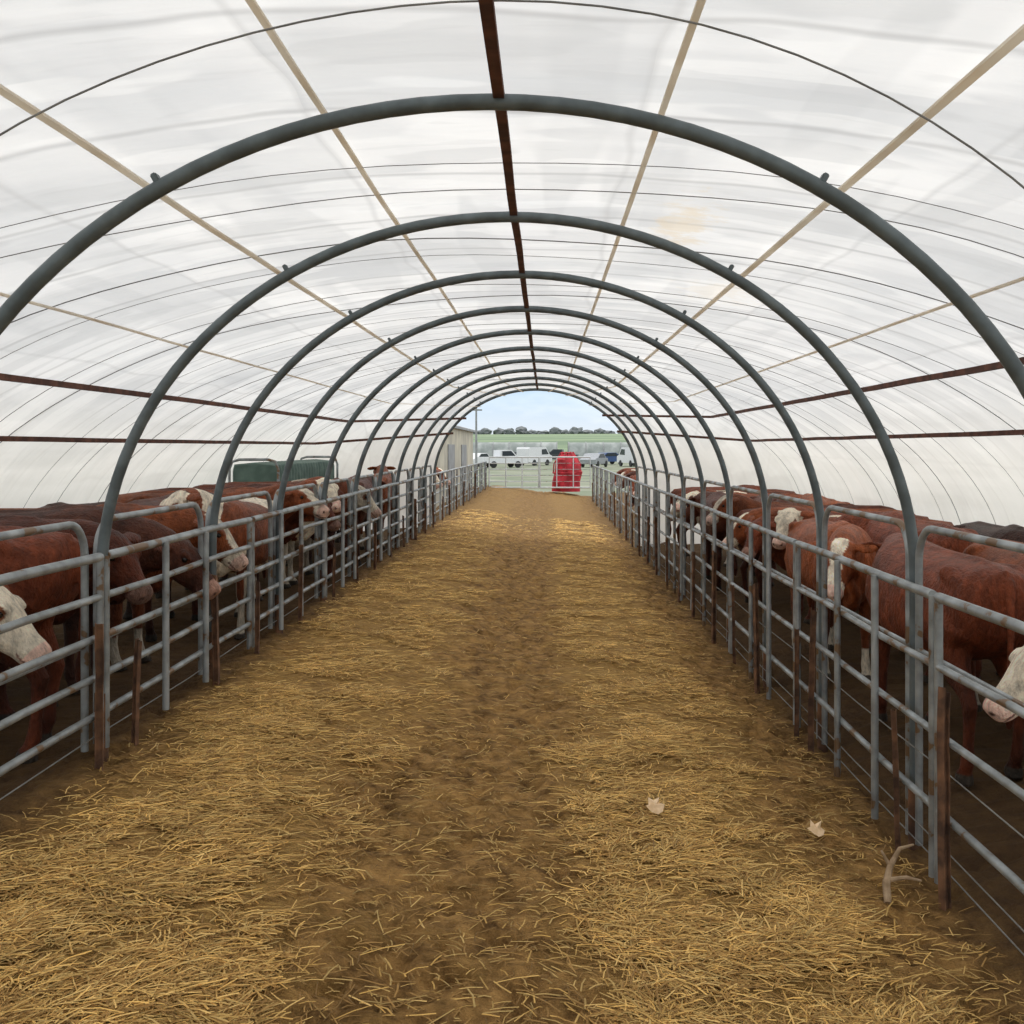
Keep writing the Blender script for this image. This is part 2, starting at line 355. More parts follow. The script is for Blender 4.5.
def beam(name,x,z,w,h,m,label,y0=-1,y1=12*S,xe=None,ze=None):
    bm=NB(); N=60
    L=[]
    ys_=[y0+((YT if xe is not None else y1)-y0)*i/N for i in range(N+1)]
    P_=[(x,y,z) for y in ys_]+([(xe,YE-.06,ze)] if xe is not None else [])
    for (px_,y,pz_) in P_:
        j=.006*noise.noise(Vector((y*.9,x,z)))
        L.append([bm.verts.new((px_+a*w+j,y,pz_+b*h+j)) for a,b in ((-.5,-.5),(.5,-.5),(.5,.5),(-.5,.5))])
    for a,b in zip(L,L[1:]):
        for q in range(4): bm.faces.new((a[q],b[q],b[(q+1)%4],a[(q+1)%4]))
    bm.faces.new(L[0]); bm.faces.new(L[-1][::-1])
    o=obj(name,bm,m,None,False); return tag(o,label,'purlin')
beam('ridge_purlin',-92*U,ZC+692*U+.015,.038,.03,M['brown'],'rusty brown ridge purlin running along the top of the tunnel')
for side,ms in ((-1,(1.465,.655,.288,.141,.0257)),(1,(2.63,.86,.359,.192,.0418))):
    sd='left' if side<0 else 'right'
    nm=['pale tan purlin nearest the ridge on the %s slope','pale tan purlin halfway up the %s slope of the cover','pale tan purlin just above the brown rails on the %s side','upper brown steel purlin along the %s side of the cover','lower brown steel purlin along the %s side behind the cattle']
    for q,m in enumerate(ms):
        x,z=solve(m,side); br=q>=3
        dz=.045 if br else .034; w=.045 if br else (.022,.038,.030)[q]
        t_=math.asin(max(-1,min(1,(x-CX)/(CA*U)))) ; ax=CX+math.sin(t_)*AA*U*.985; az=ZC+(AZ0+math.cos(t_)*AB)*U-.03
        beam('purlin',x-side*.05,z-dz,w,.042 if br else .010,M['brown'] if br else M['tan'],nm[q]%sd,xe=ax-side*.02,ze=az)
# ---------------- fences
FX={-1:-1344*U,1:1089*U}
RZ={-1:[1.266,1.065,.865,.67,.48],1:[1.13,.81,.50,.15]}
PL=1.5*S
def make_panel(side):
    sd='left' if side<0 else 'right'
    t=thing('fence_panel','', 'fence panel',(0,0,0),0,f'tubular cattle panels of the {sd} fence')
    zs=RZ[side]; zb=fz(FX[side])+.04
    for i,z in enumerate(zs):
        bm=NB(); tube(bm,[(0,.035,z),(0,PL*.3,z-.006*(i%2)),(0,PL*.7,z+.006),(0,PL-.035,z)],.0235 if i==0 else .0185,10); obj('rail',bm,M['galv'],t)
    for yy_,xo in ((.035,0),(PL*.3,-side*.03),(PL*.57,-side*.03),(PL-.035,0)):
        bm=NB(); tube(bm,[(xo,yy_,zb),(xo,yy_,zs[0])],.0195,10); obj('upright',bm,M['galv'],t)
    for z in ((.36,) if side<0 else (.33,-.03,-.12)):
        bm=NB(); tube(bm,[(side*.03,0,z),(side*.03,PL*.5,z-.012),(side*.03,PL,z)],.0035,5); obj('wire',bm,M['pwire'],t)
    return t
for side,st in ((-1,1.48),(1,1.22)):
    sd='left' if side<0 else 'right'; p=make_panel(side); k=0; D=st
    while D+1.5<=23.2:
        loc=(FX[side]-side*.045,D*S,0); lab=f'grey tubular cattle panel in the {sd} fence, {ordn(k)} from the camera'
        if k==0: p.location=loc; p['label']=lab
        else: dup(p,loc,lab)
        k+=1; D+=1.5
    zb=fz(FX[side])-.08; MS=[]
    for q in range(4):
        bm=NB(); ht=(RZ[side][0]-zb)*(.70,.58,.76,.64)[q]; w=(.017,.013,.019,.015)[q]
        for b in ((-w,-w*.7,-w,w),(w*.7,w,-w,w),(-w*.7,w*.7,-.004,.004)): box(bm,*b,zb,zb+ht-random.uniform(0,.03))
        es=[e for e in bm.edges if e.calc_length()>.3]; bmesh.ops.subdivide_edges(bm,edges=es,cuts=9)
        for v in bm.verts:
            v.co.x+=.008*noise.noise(Vector((q*9,0,v.co.z*3.)))+.003*noise.noise(Vector((q*3,v.co.x*40,v.co.z*20))); v.co.y+=.008*noise.noise(Vector((q*9,4,v.co.z*3.)))
        me_=bpy.data.meshes.new('steel_stake'); bm.to_mesh(me_); bm.free(); me_.materials.append(M['rust']); MS.append(me_)
    Ds=[2.90,3.14,3.95,4.48,5.27,6.1,6.9,7.6,8.4,9.2,10,10.8,11.6,12.6,13.6,14.7,15.8,17,18.4,20,21.6] if side<0 else [2.60,2.95,3.9,4.12,4.9,5.5,6.15,7.0,7.7,8.5,9.3,10.1,11,11.9,12.8,13.8,14.9,16,17.2,18.6,20.2,21.8]
    for k,D in enumerate(Ds):
        o=bpy.data.objects.new('steel_stake',MS[(2 if k==0 else k)%4]); COL.objects.link(o)
        o.location=(FX[side]-side*.088,D*S,random.uniform(-.06,.02)); o.rotation_euler=(random.uniform(-.03,.03),random.uniform(-.03,.03),random.uniform(-.5,.5))
        tag(o,f'rusty steel stake holding the {sd} fence, {ordn(k)} from the camera','stake',f'rusty stakes along the {sd} fence')
    t=thing('hoop_gate','','gate',(0,0,0),0,f'round-cornered hoop gates behind the {sd} fence')
    zt=1.44 if side<0 else 1.42; r=.17; y0=.07;y1=S-.07; pts=[(0,y0,zb+.12),(0,y0,zt-r)]
    for i in range(1,7): a=PI/2*i/6; pts.append((0,y0+r-r*math.cos(a),zt-r+r*math.sin(a)))
    for i in range(0,7): a=PI/2*i/6; pts.append((0,y1-r+r*math.sin(a),zt-r+r*math.cos(a)))
    pts.append((0,y1,zb+.12)); bm=NB(); tube(bm,pts,.019,10); obj('frame',bm,M['galv'],t)
    for z in (zt-.62,):
        bm=NB(); tube(bm,[(0,y0,z),(0,y1,z)],.014,8); obj('rail',bm,M['galv'],t)
    for k,D in enumerate(range(2,12)):
        loc=(FX[side]+side*.03,D*S,0); lab=f'round-cornered grey gate between arch legs on the {sd}, {ordn(k)} from the camera'
        if k==0: t.location=loc; t['label']=lab
        else: dup(t,loc,lab)
# ---------------- far gate
gy=23.2*S
for s,(x0,x1),lab in ((0,(-2.2,-.25),'left leaf of the grey tubular gate closing the aisle far end'),(1,(-.2,1.78),'right leaf of the tubular gate, in front of the red feeder')):
    t=thing('tubular_gate',lab,'gate',((x0+x1)/2,gy,0)); w=(x1-x0)/2; z0=.22;z1=1.42
    bm=NB(); tube(bm,[(-w,0,z0),(-w,0,z1),(w,0,z1),(w,0,z0),(-w,0,z0)],.034,8); obj('frame',bm,M['gate'],t)
    for i in range(1,5):
        z=z0+(z1-z0)*i/5; bm=NB(); tube(bm,[(-w,0,z),(w,0,z)],.020 if s==0 else .010,8); obj('rail',bm,M['gate'] if s==0 else M['galv'],t)
    for q in (-.33,.33):
        bm=NB(); tube(bm,[(w*q*1.,0,z0),(w*q,0,z1)],.022,8); obj('upright',bm,M['gate'],t)
t=thing('hay_feeder','red round hay feeder just beyond the far gate right of middle','feeder',(.90,gy+.80,fz(.86)+.10),.3)
R=.57;seg=40
def shell(prof,nm):
    bm=NB(); ri=[]
    for z,rr in prof:
        row=[]
        for i in range(seg):
            a=2*PI*i/seg; k=1+.30*noise.noise(Vector((math.cos(a)*1.3,math.sin(a)*1.3,z*1.8)))
            row.append(bm.verts.new((rr*k*math.cos(a),rr*k*math.sin(a),z+.16*noise.noise(Vector((math.cos(a),math.sin(a),5)))*(z>.6))))
        ri.append(row)
    for a_,b_ in zip(ri,ri[1:]+ri[:1]):
        for i in range(seg): bm.faces.new((a_[i],a_[(i+1)%seg],b_[(i+1)%seg],b_[i]))
    obj(nm,bm,M['red'],t)
shell([(0.02,R),(.4,R*1.05),(.75,R),(.75,R-.02),(.4,R),(.02,R-.02)],'skirt')
shell([(.7,R*.98),(1.0,R*.95),(1.3,R*.75),(1.52,R*.40),(1.52,R*.38),(1.3,R*.73),(1.0,R*.92),(.7,R*.94)],'cone')
for z,rr in ((.76,R*1.02),(1.56,R*.42)):
    bm=NB(); tube(bm,[(rr*math.cos(a),rr*math.sin(a),z) for a in np.linspace(0,2*PI,33)],.03,8,False); obj('ring',bm,M['red'],t)
for i in range(9):
    a=2*PI*i/9; bm=NB(); tube(bm,[(R*math.cos(a),R*math.sin(a),.75),(R*.95*math.cos(a+.12),R*.95*math.sin(a+.12),1.12),(R*.42*math.cos(a),R*.42*math.sin(a),1.6)],.026,6); obj('bar',bm,M['red'],t)
# ---------------- cattle
def loft(bm,rings,seg=20,pw=1.0):
    R_=[]
    for c,rv,uv,a,b in rings:
        row=[]
        for k in range(seg):
            t=2*PI*k/seg; cs,sn=math.cos(t),math.sin(t)
            x=math.copysign(abs(cs)**pw,cs)*a; z=math.copysign(abs(sn)**pw,sn)*b
            row.append(bm.verts.new(Vector(c)+Vector(rv)*x+Vector(uv)*z))
        R_.append(row)
    for p,q in zip(R_,R_[1:]):
        for k in range(seg): bm.faces.new((p[k],p[(k+1)%seg],q[(k+1)%seg],q[k]))
    bm.faces.new(R_[0][::-1]); bm.faces.new(R_[-1])
Yv=Vector((0,1,0)); Zv=Vector((0,0,1)); Xv=Vector((1,0,0))
def path_loft(bm,pts,seg=14,side=Yv):
    n=len(pts); rg=[]
    P=[Vector(p[:3]) for p in pts]
    for i in range(n):
        t=(P[min(i+1,n-1)]-P[max(i-1,0)]).normalized()
        r=(side-t*side.dot(t)).normalized(); u=t.cross(r)
        rg.append((P[i],r,u,pts[i][3],pts[i][4]))
    loft(bm,rg,seg)
def cow_mesh(pose,yaw,pattern,step,seed):
    bm=NB()
    T=[(-.98,1.10,.08,.10),(-.94,1.08,.17,.19),(-.84,1.05,.25,.25),(-.64,1.01,.295,.30),(-.38,.975,.32,.335),(-.1,.95,.35,.365),(.2,.955,.345,.37),(.45,.985,.295,.37),(.62,1.0,.25,.35),(.77,.99,.195,.29),(.88,.96,.12,.2),(.93,.95,.05,.1)]
    loft(bm,[((x,0,z),Yv,Zv,a,b) for x,z,a,b in T],24,.86)
    for s in (-1,1):
        path_loft(bm,[(-.55,s*.15,1.245,.05,.05),(-.64,s*.215,1.24,.06,.05),(-.76,s*.20,1.18,.05,.05),(-.88,s*.13,1.14,.05,.05)],10)
        path_loft(bm,[(.62,s*.12,1.22,.04,.05),(.60,s*.225,1.05,.05,.10),(.62,s*.235,.92,.05,.09),(.66,s*.19,.82,.04,.06)],10)
    path_loft(bm,[(.15,0,1.27,.05,.06),(.42,0,1.32,.07,.06),(.62,0,1.31,.06,.06)],10)
    path_loft(bm,[(-.95,0,1.24,.04,.05),(-.6,0,1.285,.05,.05),(-.2,0,1.285,.04,.05),(.2,0,1.29,.05,.05)],10)
    px,pz,pitch={'up':(1.14,1.40,-42),'mid':(1.20,1.20,-48),'near':(1.22,1.06,-46),'low':(1.24,.88,-60),'level':(1.20,1.30,-25)}[pose]
    base=Vector((.64,0,1.06)); poll=Vector((px,0,pz))
    Rz=Matrix.Rotation(yaw*.6,3,'Z'); poll=base+Rz@(poll-base)
    p=math.radians(pitch); d=Matrix.Rotation(yaw,3,'Z')@Vector((math.cos(p),0,math.sin(p)))
    rv=Matrix.Rotation(yaw,3,'Z')@Yv; up=d.cross(rv)*-1
    if up.z<0: up=-up
    nd=(poll-base).normalized()
    path_loft(bm,[(base.x-.15,base.y,base.z,.20,.31),(base.x+.02,base.y,base.z,.19,.30),(*base.lerp(poll,.35),.16,.25),(*base.lerp(poll,.7),.13,.20),(*(poll-nd*.02-up*.03),.11,.15),(*(poll+nd*.06-up*.04),.08,.10)],16,(Yv+rv).normalized())
    path_loft(bm,[(.56,0,.70,.07,.09),(.76,0,.72,.08,.11),(.90,0,.82,.05,.09),(*(base.lerp(poll,.55)-Vector((0,0,.17))),.03,.07)],10)
    H=[(-.07,.06,.05,-.01),(-.04,.10,.085,-.01),(.04,.118,.12,-.02),(.12,.125,.135,-.035),(.19,.112,.13,-.04),(.27,.090,.11,-.04),(.345,.078,.09,-.035),(.41,.088,.085,-.03),(.455,.082,.075,-.025),(.485,.055,.05,-.02)]
    hb=poll
    loft(bm,[(hb+d*s+up*o,rv,up,a,b) for s,a,b,o in H],18,.92)
    for sd in (-1,1):
        e0=hb+d*.0+rv*sd*.08+up*.03; dr=(rv*sd-d*.18-up*.10-Zv*.12).normalized(); wd=(d-dr*d.dot(dr)).normalized(); tn=dr.cross(wd)
        loft(bm,[(e0+dr*q,wd,tn,a,b) for q,a,b in ((0,.035,.022),(.05,.045,.020),(.11,.062,.018),(.17,.050,.017),(.215,.018,.014))],12)
        b0=hb+d*.13+rv*sd*.10+up*.065; loft(bm,[(b0+d*q,rv,up,a,b) for q,a,b in ((-.05,.01,.01),(-.02,.028,.022),(.03,.028,.020),(.06,.01,.01))],10)
    for sd in (-1,1):
        f=step*sd
        y=sd*.17
        path_loft(bm,[(.53,y*.9,1.05,.11,.18),(.54,y,.88,.11,.16),(.51+f*.2,y,.74,.08,.11),(.53+f*.6,y,.58,.055,.066),(.54+f*.8,y,.43,.049,.054),(.53+f*.9,y,.36,.037,.041),(.53+f*1.,y,.22,.032,.035),(.535+f,y,.14,.042,.045),(.555+f,y,.085,.038,.04),(.57+f,y,.05,.052,.058),(.58+f,y,.0,.058,.07)],12)
        g=-step*sd; y=sd*.18
        path_loft(bm,[(-.66,y*.7,1.08,.12,.21),(-.64,y*.9,.92,.15,.235),(-.58+g*.2,y,.78,.115,.18),(-.66+g*.5,y,.65,.075,.115),(-.77+g*.8,y,.54,.047,.063),(-.81+g*.9,y,.47,.044,.057),(-.795+g*.95,y,.38,.035,.043),(-.78+g,y,.24,.033,.036),(-.77+g,y,.14,.042,.045),(-.745+g,y,.085,.038,.04),(-.73+g,y,.05,.052,.058),(-.72+g,y,0,.058,.07)],12)
    path_loft(bm,[(-.88,0,1.25,.04,.04),(-.98,0,1.22,.032,.032),(-1.02,.01,1.08,.024,.024),(-1.03,.02,.85,.021,.021),(-1.02,.02,.62,.022,.022),(-1.02,.02,.50,.04,.04),(-1.015,.02,.38,.02,.02)],10)
    bmesh.ops.recalc_face_normals(bm,faces=bm.faces)
    me=bpy.data.meshes.new('tmp'); bm.to_mesh(me); bm.free(); o=bpy.data.objects.new('tmp',me); COL.objects.link(o)
    r=o.modifiers.new('r','REMESH'); r.mode='VOXEL'; r.voxel_size=.0155; r.use_smooth_shade=True
    s=o.modifiers.new('s','SMOOTH'); s.factor=.5; s.iterations=4
    dg=bpy.context.evaluated_depsgraph_get(); m2=bpy.data.meshes.new_from_object(o.evaluated_get(dg)); bpy.data.objects.remove(o)
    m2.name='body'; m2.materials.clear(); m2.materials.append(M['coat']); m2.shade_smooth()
    cols=[]
    red={'white':(.25,.064,.022),'blaze':(.28,.074,.023),'red':(.185,.044,.017),'dark':(.085,.027,.014),'patch':(.28,.080,.026),'roan':(.25,.066,.022)}[pattern]
    W=(.96,.84,.66)
    for v in m2.vertices:
        c=v.co; h=c-hb; s_=h.dot(d); sd_=h.dot(rv); u_=h.dot(up)
        n=noise.fractal(c*3+Vector((seed,0,0)),.8,2.,3)
        inhead=s_>-.06 and abs(sd_)<.36 and abs(u_)<.2 and s_<.6
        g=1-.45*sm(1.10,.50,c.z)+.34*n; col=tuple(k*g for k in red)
        wm=0
        if pattern in('white','roan'):
            if inhead and abs(sd_)<.135 and s_>-.04+n*.06: wm=1
            if c.x>.66+n*.1 and c.z<.88 and not inhead: wm=1
            if c.z<.67+n*.06 and abs(c.x)<.6: wm=1
            if c.z<.36+n*.1: wm=1
            if pose=='near' and c.x>.35 and c.z<.70+n*.05: wm=1
            if c.x>.25 and c.x<1.0 and abs(c.y)<.06+n*.05 and c.z>1.27: wm=1
            if pattern=='roan' and noise.noise(c*1.8+Vector((seed*3.,1,2)))>.26: wm=1
        elif pattern=='blaze':
            if inhead and abs(sd_)<.06+n*.03 and u_>-.02: wm=1
            if inhead and s_>.33+n*.05: wm=1
            if c.z<.28+n*.1: wm=1
        elif pattern=='patch':
            nn=noise.noise(c*2.2+Vector((seed*3.,1,2)))
            if nn>.16: wm=1
            if inhead and abs(sd_)<.13 and s_>.02: wm=1
            if c.z<.45+n*.1: wm=1
        elif pattern in('red','dark'):
            if inhead and s_>.40: wm=.35
            if c.z<.70 and abs(c.x)<.3 and abs(c.y)<.15: wm=.5
        col=tuple(a*(1-wm)+b*wm*(1-.3*abs(n)) for a,b in zip(col,W))
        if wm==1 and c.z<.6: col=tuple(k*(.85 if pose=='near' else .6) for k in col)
        if inhead and s_>.39+n*.03: col=(.92,.62,.50) if pattern not in('red','dark') else (.40,.22,.16)
        for sg in (-1,1):
            if (h-(d*.47+rv*sg*.042+up*.0)).length<.018: col=(.10,.045,.035)
            if pattern in('white','patch','roan') and (h-(d*.15+rv*sg*.12+up*.03)).length<.045: col=(.24,.09,.045)
        if inhead and s_>.36 and abs(u_+.068)<.007: col=(.25,.12,.09)
        if c.z<.065: col=(.05,.04,.03)
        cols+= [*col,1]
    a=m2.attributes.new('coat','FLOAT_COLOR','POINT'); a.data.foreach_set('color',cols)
    return m2,[hb+d*.155+rv*sg*.108+up*.035 for sg in (-1,1)]
eye_me=bpy.data.meshes.new('eye'); bm=NB(); bmesh.ops.create_uvsphere(bm,u_segments=12,v_segments=8,radius=.021); bm.to_mesh(eye_me); bm.free(); eye_me.materials.append(M['eye']); eye_me.shade_smooth()
VAR={}
def variant(key):
    if key in VAR: return VAR[key]
    pose,yaw,pat,step=key; VAR[key]=cow_mesh(pose,math.radians(yaw),pat,step,len(VAR)+1); return VAR[key]
DESC={'white':'red-brown cow with a white face','blaze':'russet cow with a white blaze','red':'plain dark red cow','dark':'dark brown cow','patch':'red cow with large white patches','roan':'red and white cow with a white face'}
KEYS={'A':('mid',0,'white',.05),'N':('near',0,'white',.05),'B':('up',25,'blaze',.03),'C':('mid',-25,'red',.06),'D':('low',0,'dark',.04),'E':('level',-35,'blaze',.05),'F':('up',0,'patch',.04),'G':('mid',30,'dark',-.05),'H':('level',20,'white',.0),'I':('up',-45,'roan',.04),'J':('up',50,'white',.03),'K':('mid',45,'red',-.03),'L':('up',-50,'white',.02),'M':('low',20,'red',.03),'P':('mid',0,'blaze',.04),'Q':('mid',-30,'blaze',.03),'R':('near',-10,'dark',.03)}
def cow(x,y,hd,key,sc,i,side):
    k=KEYS[key]; me,eyes=variant(k); pat=k[2]
    t=thing('cow',f'{DESC[pat]} in the {side} pen, {ordn(i)} from the camera','cow',(x,y,fz(x)+.01),math.radians(hd),f'cattle in the {side} pen')
    t.scale=(sc,sc,sc)
    b=bpy.data.objects.new('body',me); COL.objects.link(b); b.parent=t
    for e in eyes:
        q=bpy.data.objects.new('eye',eye_me); COL.objects.link(q); q.parent=t; q.location=e
LC=[(-3.71,4.80,2,'N',.87),(-3.36,5.48,176,'C',.90),(-3.62,6.16,2,'C',.88),(-3.58,6.84,4,'R',.90),(-3.55,7.52,2,'P',.88),
    (-2.72,9.10,272,'I',.86),(-3.43,9.15,88,'C',.88),(-4.12,9.1,266,'G',.84),
    (-2.72,14.5,92,'C',.88),(-3.34,14.4,268,'G',.82),(-2.72,16.75,90,'B',.88),(-3.34,16.7,272,'K',.82)]
RC=[(3.42,4.78,180,'N',.87),(2.50,6.50,92,'C',.94),(3.22,6.60,272,'P',.92),(3.92,6.45,88,'D',.88),
    (2.47,8.85,267,'Q',.94),(3.18,8.80,94,'K',.94),(3.90,8.8,264,'G',.88),
    (2.48,14.2,88,'K',.92),(3.18,14.2,270,'C',.90),(3.88,14.3,90,'P',.86)]
rc=random.Random(15)
def fill(L,y0,y1,side,keys):
    y=y0; i=0
    base=0 if side<0 else 180
    xin=-3.50 if side<0 else 3.30
    while y<y1:
        flip=i%5==3
        hd=base+rc.uniform(-5,5)+(180 if flip else 0)
        x=xin+rc.uniform(-.05,.05)+(.20*(-side) if flip else 0)*1
        L.append((x,y,hd,keys[i%len(keys)],rc.uniform(.85,.89)))
        y+=rc.uniform(.63,.66); i+=1
fill(LC,10.55,13.2,-1,'ECLCAM'); fill(RC,10.3,13.1,1,'JKPCBG'); fill(RC,15.8,18.0,1,'HAKMJB')
LC+=[(-3.62,22.3,5,'C',.86),(-3.62,23.0,6,'A',.86),(-3.62,23.7,-5,'G',.86),(-3.62,24.4,-5,'C',.86),(-3.62,25.1,-5,'P',.86)]
for y,k in zip((22.0,22.8,23.6,24.4,25.3,26.6,28,29.6,31.5),'CGACDKCAC'): RC.append((3.40,y,180+rc.uniform(-6,6),k,.9))
for side,Ls in (('left',LC),('right',RC)):
    for i,(x,y,h,k,s) in enumerate(sorted(Ls,key=lambda q:q[1])): cow(x,y,h,k,s,i,side)
# ---------------- feed rack (green)
t=thing('feed_rack','long low grey-green corrugated hay rack behind the left cattle','hay rack',(-4.05,14.3,fz(-4.1)))
bm=NB(); n=220; L=3.95; prof=[(.30,.35),(.30,1.30),(.28,1.37),(0,1.40),(-.28,1.37),(-.30,1.30),(-.30,.35)]
row=[]
for i in range(n+1):
    y=L*i/n; k_=.022*math.sin(y*2*PI/.18)
    row.append([bm.verts.new((x*(1+k_/.28),y,z+(k_ if z>1.32 else 0))) for x,z in prof])
for a_,b_ in zip(row,row[1:]):
    for i in range(len(prof)-1): bm.faces.new((a_[i],b_[i],b_[i+1],a_[i+1]))
bm.faces.new(row[0]); bm.faces.new(row[-1][::-1])
obj('panel',bm,M['green'],t)
for y in (-.06,L+.05):
    bm=NB(); tube(bm,[(.34,y,0),(.34,y,1.33),(.30,y,1.43),(.2,y,1.46),(-.2,y,1.46),(-.30,y,1.43),(-.34,y,1.33),(-.34,y,0)],.020,8); obj('frame',bm,M['galv'],t)
# ---------------- shed & pole
t=thing('shed','long pale beige shed beyond the tunnel on the left','shed',(-4.45,27.,-.1))
bm=NB(); box(bm,-1.5,1.5,0,15,0,2.55,.02); obj('wall',bm,M['beige'],t,False)
bm=NB(); pr=[(-1.65,2.52),(0,2.95),(1.6,2.52),(1.6,2.60),(0,3.04),(-1.65,2.60)]
f=[bm.verts.new((x,-.2,z)) for x,z in pr]; g=[bm.verts.new((x,15.2,z)) for x,z in pr]
bm.faces.new(f[::-1]); bm.faces.new(g)
for i in range(6): bm.faces.new((f[i],f[(i+1)%6],g[(i+1)%6],g[i]))
obj('roof',bm,M['roofg'],t,False)
for y in (4,9,):
    bm=NB(); box(bm,1.5,1.53,y,y+2.2,.2,2.0,.005); obj('door',bm,M['roofg'],t,False)
t=thing('utility_pole','slim grey pole standing beyond the shed','pole',(-4.7,70,-.3))
bm=NB(); tube(bm,[(0,0,0),(0,0,5.0)],[.09,.06],8); obj('mast',bm,M['roofg'],t)
bm=NB(); box(bm,-.4,.4,-.05,.05,4.6,4.7,.01); obj('crossarm',bm,M['roofg'],t)
# ---------------- vehicles
def vehicle(kind,x,y,rz,m,label):
    t=thing(kind,label,'car' if kind=='car' else kind,(x,y,-.3),rz)
    if kind=='car': body=[(-2.1,.35),(-2.15,.8),(-1.9,.95),(-1.3,1.0),(-.7,1.42),(.7,1.45),(1.3,1.0),(2.0,.92),(2.1,.6),(2.05,.35)]; win=[(-1.15,1.0),(-.62,1.37),(.62,1.4),(1.12,1.0)]
    elif kind=='van': body=[(-2.4,.4),(-2.45,1.9),(-2.3,2.1),(1.1,2.1),(1.9,1.25),(2.4,1.1),(2.45,.4)]; win=[(.2,1.25),(.2,1.85),(1.1,1.9),(1.65,1.3)]
    else: body=[(-2.6,.5),(-2.6,1.1),(-.6,1.1),(-.55,1.8),(.7,1.82),(1.3,1.2),(2.4,1.1),(2.5,.5)]; win=[(-.4,1.2),(-.4,1.7),(.62,1.72),(1.1,1.22)]
    def ext(pr,w,nm,mm):
        bm=NB(); f=[bm.verts.new((a,-w,b)) for a,b in pr]; g=[bm.verts.new((a,w,b)) for a,b in pr]
        bm.faces.new(f); bm.faces.new(g[::-1])
        for i in range(len(pr)): j=(i+1)%len(pr); bm.faces.new((f[i],g[i],g[j],f[j]))
        bmesh.ops.recalc_face_normals(bm,faces=bm.faces)
        obj(nm,bm,mm,t,False)
    ext(body,.86,'body',m); ext(win,.88,'window',M['glass'])
    bx=max(a for a,b in win)
    bm=NB(); box(bm,bx-.15,bx+.12,-.7,.7,win[0][1]+.03,win[0][1]+.28); obj('windscreen',bm,M['glass'],t,False)
    for a in (-1.35,1.4):
        for s in (-1,1):
            bm=NB(); tube(bm,[(a,s*.72,.34),(a,s*.9,.34)],.34,18); obj('wheel',bm,M['dark'],t)
vehicle('pickup',-4.4,105,.5,M['white'],'white pickup truck parked beyond the far gate at left')
vehicle('van',-1.2,118,1.0,M['white'],'white van parked in the middle beyond the gate')
vehicle('car',-3.6,138,2.9,M['charc'],'charcoal car parked behind the white pickup')
vehicle('car',5.2,108,1.2,M['silver'],'silver car parked right of the red feeder')
vehicle('van',9.6,112,1.9,M['white'],'white van parked farthest right beyond the fence')
vehicle('car',7.6,125,.6,M['blue'],'blue car parked between silver car and white van')
vehicle('pickup',1.9,140,3.0,M['charc'],'charcoal pickup parked behind the middle of the gate')
vehicle('car',-7.4,112,1.1,M['white'],'white car parked at the far left by the shed')
for gx0,gx1,gy0,lab in ((-14,2,172,'long low grey greenhouse behind the parked vehicles at left'),(4,22,176,'long low grey greenhouse behind the parked vehicles at right')):
    t=thing('greenhouse',lab,'greenhouse',(gx0,gy0,-.3)); bm=NB(); prev=None
    for i in range(9):
        a=PI*i/8; cur=[bm.verts.new((0,-math.cos(a)*2.2,math.sin(a)*2.9)),bm.verts.new((gx1-gx0,-math.cos(a)*2.2,math.sin(a)*2.9))]
        if prev: bm.faces.new((prev[0],prev[1],cur[1],cur[0]))
        prev=cur
    obj('sheet',bm,M['poly'],t)
    for i in range(7):
        x=(gx1-gx0)*i/6; bm=NB(); tube(bm,[(x,-math.cos(PI*j/8)*2.25,math.sin(PI*j/8)*2.95) for j in range(9)],.08,6); obj('hoop',bm,M['roofg'],t)
# ---------------- ground, hill, trees
bm=NB(); box(bm,-200,200,-20,260,-.6,-.32); struct('ground',bm,M['field'],False)
bm=NB(); prof=[(180,-.4),(215,.8),(260,3.4),(360,6.2),(520,6.6)]
R0=[]
for x in np.linspace(-220,220,60):
    R0.append([bm.verts.new((x,y,z+(.8*noise.noise(Vector((x*.02,y*.02,0))) if z>0 else 0))) for y,z in prof])
for a_,b_ in zip(R0,R0[1:]):
    for i in range(len(prof)-1): bm.faces.new((a_[i],b_[i],b_[i+1],a_[i+1]))
struct('hill',bm,M['hill'])
def tree_thing(seed):
    t=thing('tree','','tree',(0,0,0),0,'trees on the skyline')
    bm=NB(); bmesh.ops.create_icosphere(bm,subdivisions=3,radius=1)
    for v in bm.verts:
        k=1+.45*noise.noise(v.co*1.8+Vector((seed,0,0)))+.2*noise.noise(v.co*5); v.co=Vector((v.co.x*2.3*k,v.co.y*2.3*k,v.co.z*1.7*k+2.2))
    obj('crown',bm,M['tree'],t); bm=NB(); tube(bm,[(0,0,-.8),(0,0,2)],.2,6); obj('trunk',bm,M['bark'],t); return t
ts=[tree_thing(s) for s in (1,2,3)]
for i in range(28):
    x=-54+i*4.1+random.uniform(-.3,.3); y=372+(i%2)*5+random.uniform(-1,1); loc=(x,y,5.4); lab=f'grey-green skyline tree, {ordn(i)} from the left' if i else 'grey-green skyline tree at the far left end'
    if i<3: o=ts[i]; o.location=loc; o['label']=lab
    else: o=dup(ts[i%3],loc,lab)
    o.scale=(random.uniform(.85,1.05),1,random.uniform(.6,1.0)); o.rotation_euler=(0,0,random.uniform(0,6))
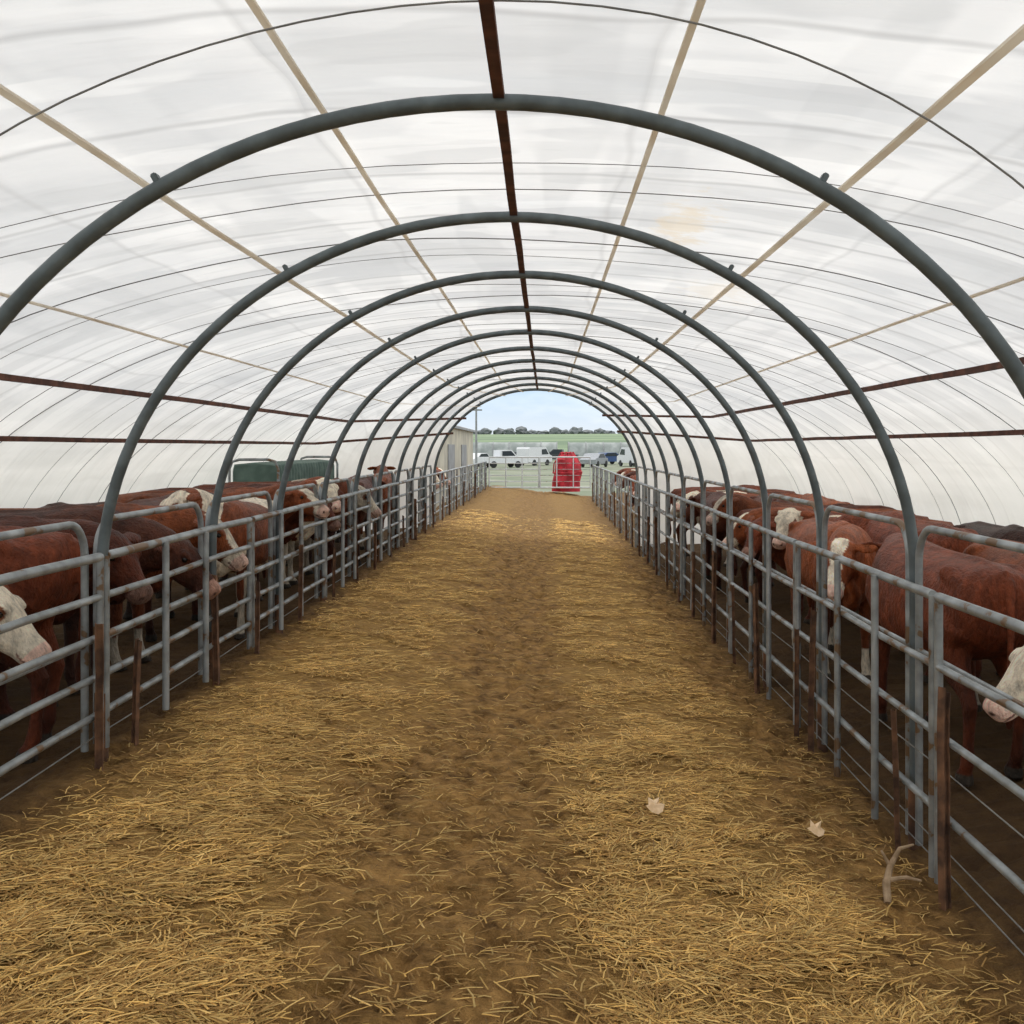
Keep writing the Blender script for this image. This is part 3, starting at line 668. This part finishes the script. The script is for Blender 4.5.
# ---------------- litter
bm=NB(); bx,by=1.60,4.62; z=fz(1.60)
tube(bm,[(bx-.12,by-.20,z+.03),(bx-.10,by-.12,z+.08),(bx-.06,by-.05,z+.13),(bx+.0,by,z+.19),(bx+.07,by+.02,z+.20)],[.016,.018,.014,.009,.005],8)
tube(bm,[(bx-.09,by-.10,z+.09),(bx-.01,by-.12,z+.11),(bx+.05,by-.13,z+.10)],[.012,.009,.005],8)
tube(bm,[(bx-.06,by-.05,z+.13),(bx-.09,by-.02,z+.19)],[.010,.005],8)
o=obj('dry_branch',bm,M['stick']); tag(o,'short brown forked branch lying at the right fence foot','branch')
def leaf(x,y,s,rz,label):
    bm=NB(); P=[(0,-.5),(.35,-.35),(.55,0),(.3,.2),(.42,.5),(.05,.38),(-.25,.55),(-.32,.15),(-.55,.05),(-.3,-.3)]
    c=bm.verts.new((0,0,.02)); r=[bm.verts.new((a*s,b*s,random.uniform(.0,.025))) for a,b in P]
    for i in range(len(r)): bm.faces.new((c,r[i],r[(i+1)%len(r)]))
    o=obj('dry_leaf',bm,M['leaf']); o.location=(x,y,fz(x)+.085); o.rotation_euler=(.7,.1,rz); tag(o,label,'leaf')
leaf(.54,5.05,.09,.4,'pale dry leaf on the straw right of the aisle middle')
leaf(1.32,5.0,.085,.15,'tan dry leaf on the mud near the right fence')
# ---------------- world, light
w=bpy.data.worlds.new('World'); SC.world=w; w.use_nodes=True; nt=w.node_tree; n=nt.nodes; l=nt.links
bg=n['Background']; tc=n.new('ShaderNodeTexCoord'); sp=n.new('ShaderNodeSeparateXYZ'); l.new(tc.outputs['Generated'],sp.inputs[0])
r=n.new('ShaderNodeValToRGB'); e=r.color_ramp.elements
e[0].position=0; e[0].color=(.33,.33,.30,1); e[1].position=1; e[1].color=(.82,.82,.805,1)
for p,c in ((.49,(.33,.33,.3)),(.503,(.47,.50,.53)),(.53,(.32,.43,.54)),(.62,(.57,.58,.60))):
    q=e.new(p); q.color=(*c,1)
mr=n.new('ShaderNodeMapRange'); mr.inputs['From Min'].default_value=-1; l.new(sp.outputs['Z'],mr.inputs[0]); l.new(mr.outputs[0],r.inputs[0])
mp=n.new('ShaderNodeMapping'); mp.inputs['Scale'].default_value=(1,1,3.5); l.new(tc.outputs['Generated'],mp.inputs[0])
cl=n.new('ShaderNodeTexNoise'); cl.inputs['Scale'].default_value=9; cl.inputs['Detail'].default_value=6; l.new(mp.outputs[0],cl.inputs['Vector'])
cr=n.new('ShaderNodeValToRGB'); cr.color_ramp.elements[0].position=.48; cr.color_ramp.elements[1].position=.70; l.new(cl.outputs[0],cr.inputs[0])
mx=n.new('ShaderNodeMixRGB'); mx.blend_type='SCREEN'; mx.inputs[2].default_value=(.18,.16,.14,1); l.new(cr.outputs[0],mx.inputs[0]); l.new(r.outputs[0],mx.inputs[1])
l.new(mx.outputs[0],bg.inputs['Color']); bg.inputs['Strength'].default_value=1.85
sd=bpy.data.lights.new('sun','SUN'); sd.energy=1.05; sd.angle=.6; sd.color=(1,.96,.90); so=bpy.data.objects.new('sun',sd); COL.objects.link(so); so.rotation_euler=(math.radians(-18),math.radians(14),0)
# ---------------- camera
cd=bpy.data.cameras.new('camera'); cam=bpy.data.objects.new('camera',cd); COL.objects.link(cam)
cam.location=(0,0,ZC); cam.rotation_euler=(PI/2,0,0); cd.lens=36; cd.sensor_width=36; cd.shift_x=-33/1024; cd.shift_y=-65/1024; cd.clip_end=2000; cd.clip_start=.05
SC.camera=cam
